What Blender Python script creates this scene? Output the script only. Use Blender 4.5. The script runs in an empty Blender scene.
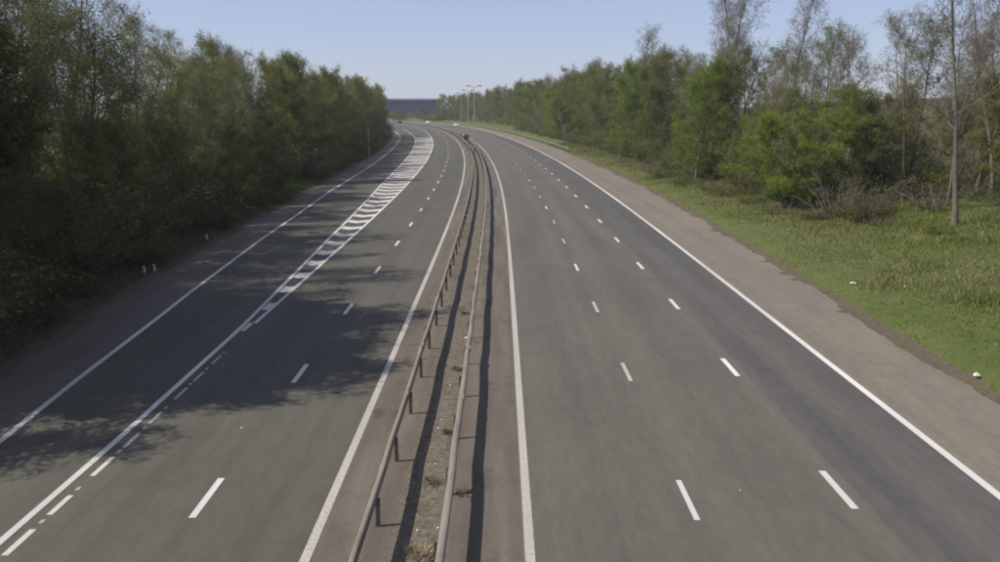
import bpy, bmesh, math, random
import numpy as np
from mathutils import Vector

scene = bpy.context.scene
C = scene.collection
R = math.radians

# ------------------------------------------------------------------ camera, sky, sun, exposure
cam_d = bpy.data.cameras.new('camera')
cam = bpy.data.objects.new('camera', cam_d)
C.objects.link(cam)
cam.location = (0.0, 0.0, 8.75)
PITCH = math.atan((281 - 107) / 800.0)
cam.rotation_euler = (math.pi / 2 - PITCH, 0, 0)
cam_d.sensor_fit = 'HORIZONTAL'
cam_d.sensor_width = 36.0
cam_d.lens = 36.0 * 800 / 1000
cam_d.clip_start = 0.1
cam_d.clip_end = 12000
scene.camera = cam

SUN_EL, SUN_AZ = 47.0, 259.0          # the sun stands over the wood beside the slip road, a little behind the camera
world = bpy.data.worlds.new('World')
scene.world = world
world.use_nodes = True
wn = world.node_tree
bg = wn.nodes['Background']
sky = wn.nodes.new('ShaderNodeTexSky')
sky.sky_type = 'NISHITA'
sky.sun_disc = False
sky.sun_elevation = R(SUN_EL)
sky.sun_rotation = R(SUN_AZ)
sky.altitude = 100
sky.air_density = 1.0
sky.dust_density = 0.35
sky.ozone_density = 5.0
veil = wn.nodes.new('ShaderNodeMix'); veil.data_type = 'RGBA'      # thin even high haze over the clear sky
veil.inputs[0].default_value = 0.55
veil.inputs[7].default_value = (4.15, 4.30, 6.25, 1)
wn.links.new(sky.outputs[0], veil.inputs[6])
wn.links.new(veil.outputs[2], bg.inputs[0])
bg.inputs[1].default_value = 0.104

sun_d = bpy.data.lights.new('sun', 'SUN')
sun_d.energy = 5.0
sun_d.angle = R(0.55)
sun_d.color = (1.0, 0.945, 0.86)
sun = bpy.data.objects.new('sun', sun_d)
C.objects.link(sun)
_a, _e = R(SUN_AZ), R(SUN_EL)
sdir = Vector((math.sin(_a) * math.cos(_e), math.cos(_a) * math.cos(_e), math.sin(_e)))
sun.rotation_euler = sdir.to_track_quat('Z', 'Y').to_euler()
sun.location = (-60, 0, 60)

scene.view_settings.view_transform = 'Standard'
scene.view_settings.look = 'None'
scene.view_settings.gamma = 1
scene.view_settings.use_curve_mapping = False
scene.view_settings.exposure = 0.20
scene.render.engine = 'CYCLES'
cy = scene.cycles
cy.max_bounces = 6
cy.diffuse_bounces = 3
cy.glossy_bounces = 2
cy.transmission_bounces = 4
cy.transparent_max_bounces = 4
cy.filter_width = 2.2
cy.use_denoising = True
cy.sample_clamp_indirect = 4.0

# ------------------------------------------------------------------ the line the road follows
_s = np.arange(0, 900, 1.0)
_k = np.interp(_s, [0, 30, 70, 300, 450, 520, 900], [0, 0, .00055, .00055, .0022, .0022, .0006])
_th = np.cumsum(_k)
_cx = -np.cumsum(np.sin(_th)); _cx -= _cx[0]
_cy = np.cumsum(np.cos(_th)); _cy -= _cy[0]
S0 = -60.0                                   # the road goes on under the bridge behind the camera


def cl(s):
    """x, y and heading of the reference line at distance s"""
    s = np.asarray(s, float)
    x = np.interp(s, _s, _cx); y = np.where(s < 0, s, np.interp(s, _s, _cy)); t = np.interp(s, _s, _th)
    return x, y, t


def P(s, o, z=0.0):
    x, y, t = cl(s)
    return (float(x + o * np.cos(t)), float(y + o * np.sin(t)), float(z))


def PN(s, o):
    x, y, t = cl(s)
    return x + o * np.cos(t), y + o * np.sin(t)


def to_so(x, y):
    x = np.asarray(x, float); y = np.asarray(y, float)
    cs = np.concatenate([np.arange(-60, 0, 4.0), np.arange(0, 900, 4.0)])
    px, py, pt = cl(cs)
    shp = x.shape; x = x.ravel(); y = y.ravel()
    so = np.empty_like(x); oo = np.empty_like(x)
    for a in range(0, len(x), 4000):
        dx = x[a:a + 4000, None] - px; dy = y[a:a + 4000, None] - py
        i = np.argmin(dx * dx + dy * dy, axis=1)
        r = np.arange(len(i))
        t = pt[i]
        along = -dx[r, i] * np.sin(t) + dy[r, i] * np.cos(t)
        across = dx[r, i] * np.cos(t) + dy[r, i] * np.sin(t)
        so[a:a + 4000] = cs[i] + along; oo[a:a + 4000] = across
    return so.reshape(shp), oo.reshape(shp)


def line_fn(pts):
    xs = [p[0] for p in pts]; ys = [p[1] for p in pts]
    return lambda s: np.interp(s, xs, ys)


slip_edge = line_fn([(-60, -12.0), (20, -13.4), (25, -13.9), (32.5, -14.5), (38, -15.0), (53, -16.1), (86, -17.7), (150, -18.4), (242, -19.2), (330, -22), (420, -30), (700, -60)])
gore_left = line_fn([(-60, -10.3), (20, -10.3), (31, -10.5), (54, -11.6), (92, -13.1), (114, -13.6), (172, -14.2), (240, -15.0), (330, -17.5), (420, -25), (700, -55)])
gore_right = line_fn([(-60, -9.9), (20, -9.9), (32, -10.15), (700, -10.3)])
pave_left = lambda s: slip_edge(s) - line_fn([(-60, 3.0), (40, 3.1), (90, 2.6), (400, 2.4)])(s)
pave_right = line_fn([(-60, 15.0), (23, 15.2), (54, 16.1), (98, 16.8), (200, 16.3), (900, 16.0)])


def hash2(x, y):
    return (np.sin(x * 0.31 + 1.7 * np.sin(y * 0.11)) + np.sin(y * 0.23 + 2.1 * np.sin(x * 0.17)) + np.sin((x + y) * 0.07)) / 3


def height(s, o):
    """ground height beside the road"""
    s = np.asarray(s, float); o = np.asarray(o, float)
    tr = np.maximum(o - pave_right(s), 0)
    zr = 0.03 + 0.080 * np.minimum(tr, 22) + 0.10 * np.clip(tr - 9, 0, 10) * 0.6
    zr = zr + 9.6 * np.clip((tr - 34) / 130, 0, 1) ** 0.8 * np.clip((440 - s) / 120, 0, 1)
    bank = np.clip((s - 455) / 60, 0, 1)
    zr = zr + bank * 0.3 * np.clip(tr / 16, 0, 1) * np.clip(1 - (tr - 80) / 60, 0, 1)
    tl = np.maximum(pave_left(s) - o, 0)
    zl = 0.03 + 0.16 * np.minimum(tl, 9) + 0.01 * np.minimum(tl, 200)
    z = np.where(tr > 0, zr, np.where(tl > 0, zl, -0.3))
    side = np.maximum(tr, tl)
    return z + hash2(s * 1.9, o * 1.9) * 0.10 * np.clip(side / 3, 0, 1)


# ------------------------------------------------------------------ helpers
def fast_mesh(name, V, Q, mats, mi=None, smooth=False, uv=None):
    """V (n,3), Q (m,4) quads"""
    V = np.asarray(V, np.float32); Q = np.asarray(Q, np.int32)
    me = bpy.data.meshes.new(name)
    me.vertices.add(len(V)); me.vertices.foreach_set('co', V.ravel())
    n = len(Q)
    me.loops.add(n * 4); me.loops.foreach_set('vertex_index', Q.ravel())
    me.polygons.add(n)
    me.polygons.foreach_set('loop_start', np.arange(0, n * 4, 4, dtype=np.int32))
    try:
        me.polygons.foreach_set('loop_total', np.full(n, 4, np.int32))
    except Exception:
        pass
    for m in mats:
        me.materials.append(m)
    if mi is not None:
        me.polygons.foreach_set('material_index', np.asarray(mi, np.int32))
    if smooth:
        me.polygons.foreach_set('use_smooth', np.ones(n, bool))
    if uv is not None:
        l = me.uv_layers.new(name='UVMap')
        l.data.foreach_set('uv', np.asarray(uv, np.float32)[Q.ravel()].ravel())
    me.update(calc_edges=True)
    me.validate()
    return me


def link(name, me, parent=None, loc=None, rot=None, scale=None):
    o = bpy.data.objects.new(name, me); C.objects.link(o)
    if parent is not None: o.parent = parent
    if loc is not None: o.location = loc
    if rot is not None: o.rotation_euler = rot
    if scale is not None: o.scale = scale
    return o


def tag(o, label=None, cat=None, group=None, kind=None):
    if label: o['label'] = label
    if cat: o['category'] = cat
    if group: o['group'] = group
    if kind: o['kind'] = kind
    return o


def bm_obj(name, bm, mat, parent=None, loc=None, rot=None, bevel=0.0, smooth=False):
    me = bm_mesh(name, bm, mat, smooth)
    o = link(name, me, parent, loc, rot)
    if bevel:
        m = o.modifiers.new('bevel', 'BEVEL'); m.width = bevel; m.segments = 2; m.limit_method = 'ANGLE'
    return o


def bm_mesh(name, bm, mat, smooth=False):
    bmesh.ops.recalc_face_normals(bm, faces=bm.faces[:])
    me = bpy.data.meshes.new(name); bm.to_mesh(me); bm.free()
    me.materials.append(mat)
    if smooth:
        for p in me.polygons: p.use_smooth = True
    return me


def add_box(bm, x0, x1, y0, y1, z0, z1):
    v = [bm.verts.new((x, y, z)) for z in (z0, z1) for y in (y0, y1) for x in (x0, x1)]
    for f in ((0, 2, 3, 1), (4, 5, 7, 6), (0, 1, 5, 4), (2, 6, 7, 3), (0, 4, 6, 2), (1, 3, 7, 5)):
        bm.faces.new([v[i] for i in f])


def add_prism(bm, prof, x0, x1):
    """closed profile of (y, z) drawn out from x0 to x1"""
    a = [bm.verts.new((x0, y, z)) for y, z in prof]; b = [bm.verts.new((x1, y, z)) for y, z in prof]
    n = len(prof)
    for i in range(n):
        bm.faces.new([a[i], a[(i + 1) % n], b[(i + 1) % n], b[i]])
    bm.faces.new(a[::-1]); bm.faces.new(b)


def add_tube(bm, pts, rad, k=8, caps=True):
    pts = [Vector(p) for p in pts]
    rings = []
    for i, p in enumerate(pts):
        d = (pts[min(i + 1, len(pts) - 1)] - pts[max(i - 1, 0)]).normalized()
        u = d.orthogonal().normalized() if i == 0 else (u - d * u.dot(d)).normalized()
        w = d.cross(u)
        r = rad[i] if hasattr(rad, '__len__') else rad
        rings.append([bm.verts.new(p + (u * math.cos(2 * math.pi * j / k) + w * math.sin(2 * math.pi * j / k)) * r) for j in range(k)])
    for a, b in zip(rings, rings[1:]):
        for j in range(k):
            bm.faces.new([a[j], a[(j + 1) % k], b[(j + 1) % k], b[j]])
    if caps:
        bm.faces.new(rings[0][::-1]); bm.faces.new(rings[-1])


# ------------------------------------------------------------------ materials
class NT:
    def __init__(self, name):
        self.m = bpy.data.materials.new(name); self.m.use_nodes = True
        self.t = self.m.node_tree
        self.b = self.t.nodes['Principled BSDF']
        self.out = self.t.nodes['Material Output']

    def n(self, typ, **kw):
        x = self.t.nodes.new(typ)
        for k, v in kw.items(): setattr(x, k, v)
        return x

    def l(self, a, b): self.t.links.new(a, b)

    def noise(self, vec, scale, detail=3.0, rough=0.55):
        x = self.n('ShaderNodeTexNoise'); x.inputs['Scale'].default_value = scale
        x.inputs['Detail'].default_value = detail; x.inputs['Roughness'].default_value = rough
        if vec is not None: self.l(vec, x.inputs['Vector'])
        return x.outputs['Fac']

    def mapping(self, vec, sc, loc=(0, 0, 0)):
        x = self.n('ShaderNodeMapping'); x.inputs['Scale'].default_value = sc; x.inputs['Location'].default_value = loc
        self.l(vec, x.inputs['Vector']); return x.outputs[0]

    def ramp(self, fac, stops):
        x = self.n('ShaderNodeValToRGB')
        e = x.color_ramp.elements
        while len(e) < len(stops): e.new(0.5)
        for i, (p, c) in enumerate(stops):
            e[i].position = p; e[i].color = (*c, 1) if len(c) == 3 else c
        self.l(fac, x.inputs[0]); return x.outputs[0]

    def mix(self, a, b, fac, blend='MIX'):
        x = self.n('ShaderNodeMix', data_type='RGBA', blend_type=blend)
        for sock, v in ((x.inputs[0], fac), (x.inputs[6], a), (x.inputs[7], b)):
            if isinstance(v, (int, float)): sock.default_value = v
            elif isinstance(v, tuple): sock.default_value = (*v, 1) if len(v) == 3 else v
            else: self.l(v, sock)
        return x.outputs[2]

    def bump(self, h, strength, dist=0.01):
        x = self.n('ShaderNodeBump'); x.inputs['Strength'].default_value = strength; x.inputs['Distance'].default_value = dist
        self.l(h, x.inputs['Height']); self.l(x.outputs[0], self.b.inputs['Normal'])

    def done(self, col, rough=0.9, spec=0.3, metal=0.0):
        if isinstance(col, tuple): self.b.inputs['Base Color'].default_value = (*col, 1)
        else: self.l(col, self.b.inputs['Base Color'])
        self.b.inputs['Roughness'].default_value = rough
        self.b.inputs['Specular IOR Level'].default_value = spec
        self.b.inputs['Metallic'].default_value = metal
        return self.m


def asphalt(name, base, dark, light, crack=0.0, streak=0.55, seed=0):
    t = NT(name)
    uv = t.n('ShaderNodeUVMap').outputs[0]
    tracks = t.noise(t.mapping(uv, (1.05, 0.012, 1), (seed, seed * 3, 0)), 1.0, 2.0)
    patches = t.noise(t.mapping(uv, (0.5, 0.12, 1), (seed, 7, 0)), 1.0, 4.0)
    grain = t.noise(t.mapping(uv, (1, 1, 1)), 55.0, 2.0, 0.7)
    fine = t.noise(t.mapping(uv, (1, .22, 1)), 5.0, 5.0, 0.7)
    c = t.mix(dark, light, t.ramp(tracks, [(0.30, (0, 0, 0)), (0.70, (1, 1, 1))]))
    c = t.mix(base, c, streak)
    c = t.mix(c, t.ramp(patches, [(0.32, (.90, .90, .90)), (0.68, (1.08, 1.08, 1.07))]), 1.0, 'MULTIPLY')
    c = t.mix(c, t.ramp(fine, [(0.3, (.86, .86, .86)), (0.7, (1.12, 1.12, 1.12))]), 1.0, 'MULTIPLY')
    c = t.mix(c, t.ramp(grain, [(0.35, (.80, .80, .80)), (0.70, (1.2, 1.2, 1.2))]), 1.0, 'MULTIPLY')
    if crack:
        v = t.n('ShaderNodeTexVoronoi', feature='DISTANCE_TO_EDGE'); v.inputs['Scale'].default_value = 0.16
        d = t.n('ShaderNodeMix', data_type='VECTOR')
        nz = t.n('ShaderNodeTexNoise'); nz.inputs['Scale'].default_value = 0.8; nz.inputs['Detail'].default_value = 4
        t.l(uv, nz.inputs['Vector']); d.inputs[0].default_value = 0.35
        t.l(uv, d.inputs[4]); t.l(nz.outputs['Color'], d.inputs[5]); t.l(d.outputs[1], v.inputs['Vector'])
        c = t.mix(c, (.55, .53, .52), t.ramp(v.outputs[0], [(0.0, (crack,) * 3), (0.006, (0, 0, 0))]), 'MULTIPLY')
    t.bump(grain, 0.35, 0.004)
    return t.done(c, 0.86, 0.32)


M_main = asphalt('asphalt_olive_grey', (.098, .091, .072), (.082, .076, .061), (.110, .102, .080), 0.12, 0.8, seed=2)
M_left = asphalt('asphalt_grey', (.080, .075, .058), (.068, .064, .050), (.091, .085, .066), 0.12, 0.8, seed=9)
M_dark = asphalt('asphalt_resurfaced', (.079, .074, .066), (.060, .057, .052), (.094, .088, .077), 0.2, 0.85, seed=5)
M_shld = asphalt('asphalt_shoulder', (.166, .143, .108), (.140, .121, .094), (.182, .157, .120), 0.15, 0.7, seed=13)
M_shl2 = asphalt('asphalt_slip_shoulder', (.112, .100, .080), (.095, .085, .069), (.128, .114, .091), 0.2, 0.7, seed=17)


def median_mat():
    t = NT('worn_median_paving')
    uv = t.n('ShaderNodeUVMap').outputs[0]
    a = t.noise(t.mapping(uv, (1.6, 0.10, 1)), 1.0, 4.0)
    b = t.noise(t.mapping(uv, (1, .8, 1)), 1.1, 6.0, 0.65)
    g = t.noise(uv, 38.0, 3.0, 0.7)
    c = t.mix((.086, .074, .060), (.150, .131, .106), t.ramp(a, [(.3, (0, 0, 0)), (.7, (1, 1, 1))]))
    c = t.mix(c, (.085, .072, .060), t.ramp(b, [(.52, (0, 0, 0)), (.72, (.75, .75, .75))]))
    sx = t.n('ShaderNodeSeparateXYZ'); t.l(uv, sx.inputs[0])
    wob = t.n('ShaderNodeMath', operation='MULTIPLY_ADD'); t.l(t.noise(uv, 1.7, 4.0), wob.inputs[0]); wob.inputs[1].default_value = .9; t.l(sx.outputs[0], wob.inputs[2])
    band = t.n('ShaderNodeMapRange'); t.l(wob.outputs[0], band.inputs[0])
    for q, v in enumerate((-2.0, -.55)): band.inputs[1 + q].default_value = v
    mid = t.ramp(band.outputs[0], [(0.0, (0, 0, 0)), (.25, (1, 1, 1)), (.75, (1, 1, 1)), (1.0, (0, 0, 0))])
    deb = t.mix((.075, .064, .048), (.185, .158, .122), t.ramp(t.noise(uv, 7.0, 5.0, .7), [(.36, (0, 0, 0)), (.66, (1, 1, 1))]))
    deb = t.mix(deb, (.075, .078, .04), t.ramp(t.noise(uv, 2.1, 5.0, .7), [(.50, (0, 0, 0)), (.66, (.8, .8, .8))]))
    c = t.mix(c, deb, mid)
    blot = t.noise(t.mapping(uv, (.9, .5, 1), (3, 1, 0)), 1.3, 3.0)
    c = t.mix(c, (.6, .58, .56), t.ramp(blot, [(.60, (0, 0, 0)), (.70, (.8, .8, .8))]), 'MULTIPLY')
    c = t.mix(c, t.ramp(g, [(.3, (.62, .62, .62)), (.72, (1.34, 1.32, 1.28))]), 1.0, 'MULTIPLY')
    t.bump(g, 0.6, 0.01)
    return t.done(c, 0.95, 0.2)


M_median = median_mat()


def paint(name, wear, dirt=(.33, .31, .28), base=(.66, .635, .58)):
    t = NT(name)
    uv = t.n('ShaderNodeUVMap').outputs[0]
    w = t.noise(t.mapping(uv, (5.0, 2.2, 1)), 5.0, 6.0, 0.75)
    d = t.noise(t.mapping(uv, (1, .1, 1)), 1.0, 3.0)
    c = t.mix(base, dirt, t.ramp(d, [(.25, (.15, .15, .15)), (.75, (.8, .8, .8))]))
    c = t.mix(c, (.14, .13, .115), t.ramp(w, [(wear - .07, (.9, .9, .9)), (wear + .07, (0, 0, 0))]))
    return t.done(c, 0.75, 0.35)


M_paint = paint('road_paint', 0.30)
M_paint_worn = paint('road_paint_worn', 0.43, (.25, .22, .185), (.46, .43, .375))


def simple(name, col, rough=0.6, spec=0.4, metal=0.0, var=0.18, scale=6.0):
    t = NT(name)
    co = t.n('ShaderNodeTexCoord').outputs['Object']
    n = t.noise(co, scale, 5.0, 0.6)
    c = t.mix(tuple(x * (1 - var) for x in col), tuple(min(1, x * (1 + var)) for x in col), t.ramp(n, [(.3, (0, 0, 0)), (.7, (1, 1, 1))]))
    return t.done(c, rough, spec, metal)


def galv(name):
    t = NT(name)
    co = t.n('ShaderNodeTexCoord').outputs['Object']
    n = t.noise(t.mapping(co, (1, .4, 1)), 1.4, 6.0, 0.65)
    f = t.noise(co, 14.0, 4.0)
    c = t.mix((.140, .118, .092), (.235, .208, .168), t.ramp(n, [(.32, (0, 0, 0)), (.68, (1, 1, 1))]))
    c = t.mix(c, (.09, .066, .046), t.ramp(f, [(.60, (0, 0, 0)), (.75, (.6, .6, .6))]))
    return t.done(c, 0.8, 0.25, 0.0)


M_galv = galv('weathered_galvanised_steel')
M_post = simple('post_steel', (.10, .085, .07), .65, .4, .3)
M_lamp = simple('lamp_column_grey', (.19, .195, .20), .6, .35, .1)
M_pole = simple('pale_pole', (.42, .42, .41), .6)
M_lens = simple('lantern_glass', (.55, .55, .52), .2, .5)
M_signback = simple('sign_back_grey', (.05, .052, .055), .6)
M_signgrey = simple('sign_back_blue_grey', (.05, .055, .065), .7)
M_blue = simple('sign_blue', (.05, .085, .19), .5)
M_white = simple('white_plastic', (.72, .72, .70), .5)
M_red = simple('tail_lamp_red', (.35, .02, .02), .3)
M_carwhite = simple('car_paint_white', (.78, .78, .77), .25, .5)
M_cardark = simple('car_paint_dark', (.022, .024, .03), .25, .5)
M_glass = simple('dark_glass', (.02, .024, .03), .08, .6)
M_tyre = simple('tyre_rubber', (.02, .02, .02), .85, .2)
M_rim = simple('wheel_rim', (.35, .35, .36), .4, .5, .6)
M_clad = simple('blue_cladding', (.018, .034, .105), .55, .35, 0, .12, .05)
M_clad2 = simple('blue_cladding_panel', (.026, .045, .125), .55, .35, 0, .12, .05)
M_roof = simple('dark_sheet_roof', (.024, .034, .075), .6, .3)
M_door = simple('loading_door', (.02, .022, .03), .6)
M_litter = simple('litter_white', (.62, .61, .58), .7)


def soil(name, grassy, cols_dry, cols_green):
    t = NT(name)
    co = t.n('ShaderNodeNewGeometry').outputs['Position']
    a = t.noise(co, 0.25, 6.0, 0.62)
    b = t.noise(co, 2.4, 6.0, 0.68)
    d = t.noise(co, 17.0, 4.0, 0.7)
    g = t.mix(cols_green[0], cols_green[1], t.ramp(a, [(.3, (0, 0, 0)), (.7, (1, 1, 1))]))
    s = t.mix(cols_dry[0], cols_dry[1], t.ramp(d, [(.3, (0, 0, 0)), (.7, (1, 1, 1))]))
    c = t.mix(s, g, t.ramp(b, [(grassy - .12, (0, 0, 0)), (grassy + .12, (1, 1, 1))]))
    c = t.mix(c, t.ramp(d, [(.3, (.62, .62, .62)), (.72, (1.28, 1.28, 1.28))]), 1.0, 'MULTIPLY')
    t.bump(d, .8, .05)
    return t.done(c, 1.0, 0.1)


M_vergeR = soil('grassy_soil', .40, ((.11, .090, .056), (.16, .13, .084)), ((.066, .094, .022), (.108, .134, .036)))
M_vergeL = soil('woodland_floor', .62, ((.050, .040, .028), (.095, .078, .055)), ((.030, .042, .014), (.055, .070, .022)))
M_field = soil('rough_field', .44, ((.105, .086, .056), (.16, .13, .088)), ((.050, .058, .024), (.080, .085, .038)))


def leaf_mat(name, c0, c1, trans=0.32, tip=None):
    t = NT(name)
    info = t.n('ShaderNodeObjectInfo').outputs['Random']
    pos = t.n('ShaderNodeNewGeometry').outputs['Position']
    n = t.noise(pos, 0.55, 3.0)
    f = t.noise(pos, 9.0, 1.0)
    c = t.mix(c0, c1, t.ramp(n, [(.32, (0, 0, 0)), (.68, (1, 1, 1))]))
    c = t.mix(c, t.ramp(info, [(0.0, (.80, .84, .80)), (0.5, (1.0, 1.0, 1.0)), (1.0, (1.22, 1.10, .95))]), 1.0, 'MULTIPLY')
    c = t.mix(c, t.ramp(f, [(.3, (.72, .74, .70)), (.7, (1.25, 1.22, 1.2))]), 1.0, 'MULTIPLY')
    t.done(c, 0.7, 0.22)
    tr = t.n('ShaderNodeBsdfTranslucent'); t.l(c, tr.inputs[0])
    mx = t.n('ShaderNodeMixShader'); mx.inputs[0].default_value = trans
    t.l(t.b.outputs[0], mx.inputs[1]); t.l(tr.outputs[0], mx.inputs[2]); t.l(mx.outputs[0], t.out.inputs[0])
    return t.m


M_leaf_olive = leaf_mat('leaf_olive', (.140, .160, .040), (.205, .220, .062), .5)
M_leaf_fresh = leaf_mat('leaf_fresh', (.120, .185, .022), (.190, .255, .038), .45)
M_leaf_dark = leaf_mat('leaf_dark', (.104, .126, .036), (.155, .178, .052), .5)
M_leaf_pale = leaf_mat('leaf_pale_bud', (.170, .170, .066), (.225, .218, .092), .45)
M_leaf_bram = leaf_mat('leaf_bramble', (.085, .092, .038), (.125, .125, .055), .35)
M_grass = leaf_mat('grass_blade', (.080, .120, .026), (.140, .170, .046), .3)
M_straw = leaf_mat('grass_straw', (.17, .145, .085), (.24, .21, .13), .15)


def bark_mat(name, a, b):
    t = NT(name)
    co = t.n('ShaderNodeTexCoord').outputs['Object']
    n = t.noise(t.mapping(co, (1, 1, .25)), 9.0, 5.0, .65)
    g = t.noise(co, 1.3, 3.0)
    c = t.mix(a, b, t.ramp(n, [(.3, (0, 0, 0)), (.7, (1, 1, 1))]))
    c = t.mix(c, (.075, .085, .04), t.ramp(g, [(.5, (0, 0, 0)), (.75, (.55, .55, .55))]))
    t.bump(n, .5, .02)
    return t.done(c, .95, .15)


M_bark = bark_mat('bark_brown_grey', (.085, .070, .054), (.165, .142, .115))
M_barkp = bark_mat('bark_pale_grey', (.10, .088, .07), (.185, .165, .135))
M_twig = simple('twig_grey_brown', (.165, .142, .120), .95, .1)
M_twigd = simple('twig_dark', (.075, .060, .046), .95, .1)

# ------------------------------------------------------------------ ground, verges and the two carriageways
def strip(name, o_left, o_right, mat, label, s_list, ncol=2, zf=None, z=0.0, parent=None, kind='structure', cross=None):
    s = np.asarray(s_list, float)
    a = o_left(s) if callable(o_left) else np.full_like(s, o_left)
    b = o_right(s) if callable(o_right) else np.full_like(s, o_right)
    f = np.linspace(0, 1, ncol) if cross is None else np.asarray(cross, float)
    ncol = len(f)
    O = a[:, None] + (b - a)[:, None] * f[None, :]
    SS = np.repeat(s[:, None], ncol, 1)
    X, Y = PN(SS, O)
    Z = zf(SS, O) if zf is not None else np.full_like(X, z)
    V = np.stack([X, Y, Z], -1).reshape(-1, 3)
    i = np.arange(len(s) - 1)[:, None] * ncol + np.arange(ncol - 1)[None, :]
    Q = np.stack([i, i + 1, i + ncol + 1, i + ncol], -1).reshape(-1, 4)
    me = fast_mesh(name, V, Q, [mat], uv=np.stack([O, SS], -1).reshape(-1, 2), smooth=zf is not None)
    ob = link(name, me, parent)
    if parent is None: tag(ob, label, None, None, kind)
    return ob


SROAD = np.concatenate([np.arange(S0, 240, 4.0), np.arange(240, 860, 5.0)])
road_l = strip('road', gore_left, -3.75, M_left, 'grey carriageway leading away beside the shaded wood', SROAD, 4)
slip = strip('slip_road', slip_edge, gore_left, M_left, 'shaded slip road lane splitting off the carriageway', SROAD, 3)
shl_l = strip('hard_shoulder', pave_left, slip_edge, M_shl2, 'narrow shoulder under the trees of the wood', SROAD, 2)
median = strip('central_reservation', -3.75, 0.45, M_median, 'worn brown strip with two steel barriers between carriageways', SROAD, 5)
road_r = strip('road', 0.45, 8.28, M_main, 'olive grey carriageway with two lane lines beside the barrier', SROAD, 4)
lane_r = strip('resurfaced_lane', 8.28, 11.62, M_dark, 'darker resurfaced nearside lane next to the brown shoulder', SROAD, 3)
shl_r = strip('hard_shoulder', 11.62, pave_right, M_shld, 'wide brownish hard shoulder along the grass verge', SROAD, 3)

SV = np.concatenate([np.arange(S0, 140, 2.0), np.arange(140, 860, 6.0)])
cr = np.concatenate([np.linspace(0, .12, 6), np.linspace(.12, 1, 14)[1:]])
verge_r = strip('verge', pave_right, lambda s: pave_right(s) + 34, M_vergeR, 'grass verge sloping up from the hard shoulder', SV, zf=height, cross=cr)
verge_l = strip('verge', lambda s: pave_left(s) - 26, pave_left, M_vergeL, 'dark leaf littered bank under the wood', SV, zf=height, cross=(1 - cr)[::-1])

gx = np.concatenate([[-6000, -3500, -2000, -1200, -800, -500], np.arange(-380, 381, 10.0), [500, 800, 1200, 2000, 3500, 6000]])
gy = np.concatenate([[-1500, -700, -300, -120], np.arange(-60, 901, 12.0), [1000, 1300, 2000, 3200, 5000, 9000]])
GX, GY = np.meshgrid(gx, gy)
gs, go = to_so(GX, GY)
GZ = height(gs, go)
tr = go - pave_right(gs); tl = pave_left(gs) - go
cover = np.clip(np.minimum((34 - tr) / 9, 1), 0, 1) * (go > 0) + np.clip(np.minimum((26 - tl) / 9, 1), 0, 1) * (go <= 0)
cover = np.where((gs < -62) | (gs > 862), 0, cover)
GZ = GZ - 0.9 * cover
fade = np.clip((np.hypot(GX, GY) - 1100) / 900, 0, 1)
GZ = GZ * (1 - fade) + 1.0 * fade
GV = np.stack([GX, GY, GZ], -1).reshape(-1, 3)
nc = len(gx)
i = np.arange(len(gy) - 1)[:, None] * nc + np.arange(nc - 1)[None, :]
GQ = np.stack([i, i + 1, i + nc + 1, i + nc], -1).reshape(-1, 4)
tag(link('ground', fast_mesh('ground', GV, GQ, [M_field], smooth=True)), 'rough brown and green fields beyond the verges', kind='structure')

# ------------------------------------------------------------------ painted lines
def paint_line(name, o, w, s0, s1, mat, parent, step=2.0, z=0.005, amp=0.0):
    s = np.arange(s0, s1 + step * .5, step)
    f = (lambda ss: np.asarray(o(ss), float)) if callable(o) else (lambda ss: np.full_like(ss, o))
    w2 = w / 2
    return strip(name, lambda q: f(q) - w2, lambda q: f(q) + w2, mat, None, s, 2, z=z, parent=parent)


paint_line('edge_line', -3.86, 0.20, S0, 700, M_paint_worn, road_l)
paint_line('edge_line', gore_right, 0.16, 32, 640, M_paint, road_l)
paint_line('gore_line', gore_left, 0.175, S0, 330, M_paint, slip, z=.006)
paint_line('edge_line', slip_edge, 0.19, S0, 330, M_paint, slip)
paint_line('edge_line', 0.60, 0.20, S0, 700, M_paint_worn, road_r)
paint_line('edge_line', 11.50, 0.22, S0, 700, M_paint, lane_r)


def dash_obj(name, s0, s1, o, w, mat, parent, n=2):
    s = np.linspace(s0, s1, n)
    oo = o if callable(o) else (lambda q: np.full_like(q, o))
    return strip(name, lambda q: oo(q) - w / 2, lambda q: oo(q) + w / 2, mat, None, s, 2, z=.005, parent=parent)


for k in range(-2, 34):
    dash_obj('lane_dash', 15.85 + 9 * k, 17.75 + 9 * k, 4.28, .13, M_paint_worn if k % 3 else M_paint, road_r)
    dash_obj('lane_dash', 16.35 + 9 * k, 18.25 + 9 * k, 7.92, .17, M_paint, road_r)
    dash_obj('lane_dash', 15.95 + 8.75 * k, 17.85 + 8.75 * k, -6.72, .16, M_paint, road_l)
M_paint_old = paint('road_paint_old', 0.40, (.36, .33, .29), (.60, .57, .52))
for k in range(9):
    e = (.0, .12, -.1, .22, .05, -.15, .18, .0, .1)[k]
    dash_obj('exit_dash', 12.65 + 1.74 * k + e * .5, 13.6 + 1.74 * k + e, gore_right, .15 - .008 * k, M_paint_old if k < 4 else M_paint_worn, road_l)
    dash_obj('exit_dash', 13.85 + 1.74 * k + e, 14.02 + 1.74 * k + e, gore_right, .09, M_paint_worn, road_l)


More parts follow.
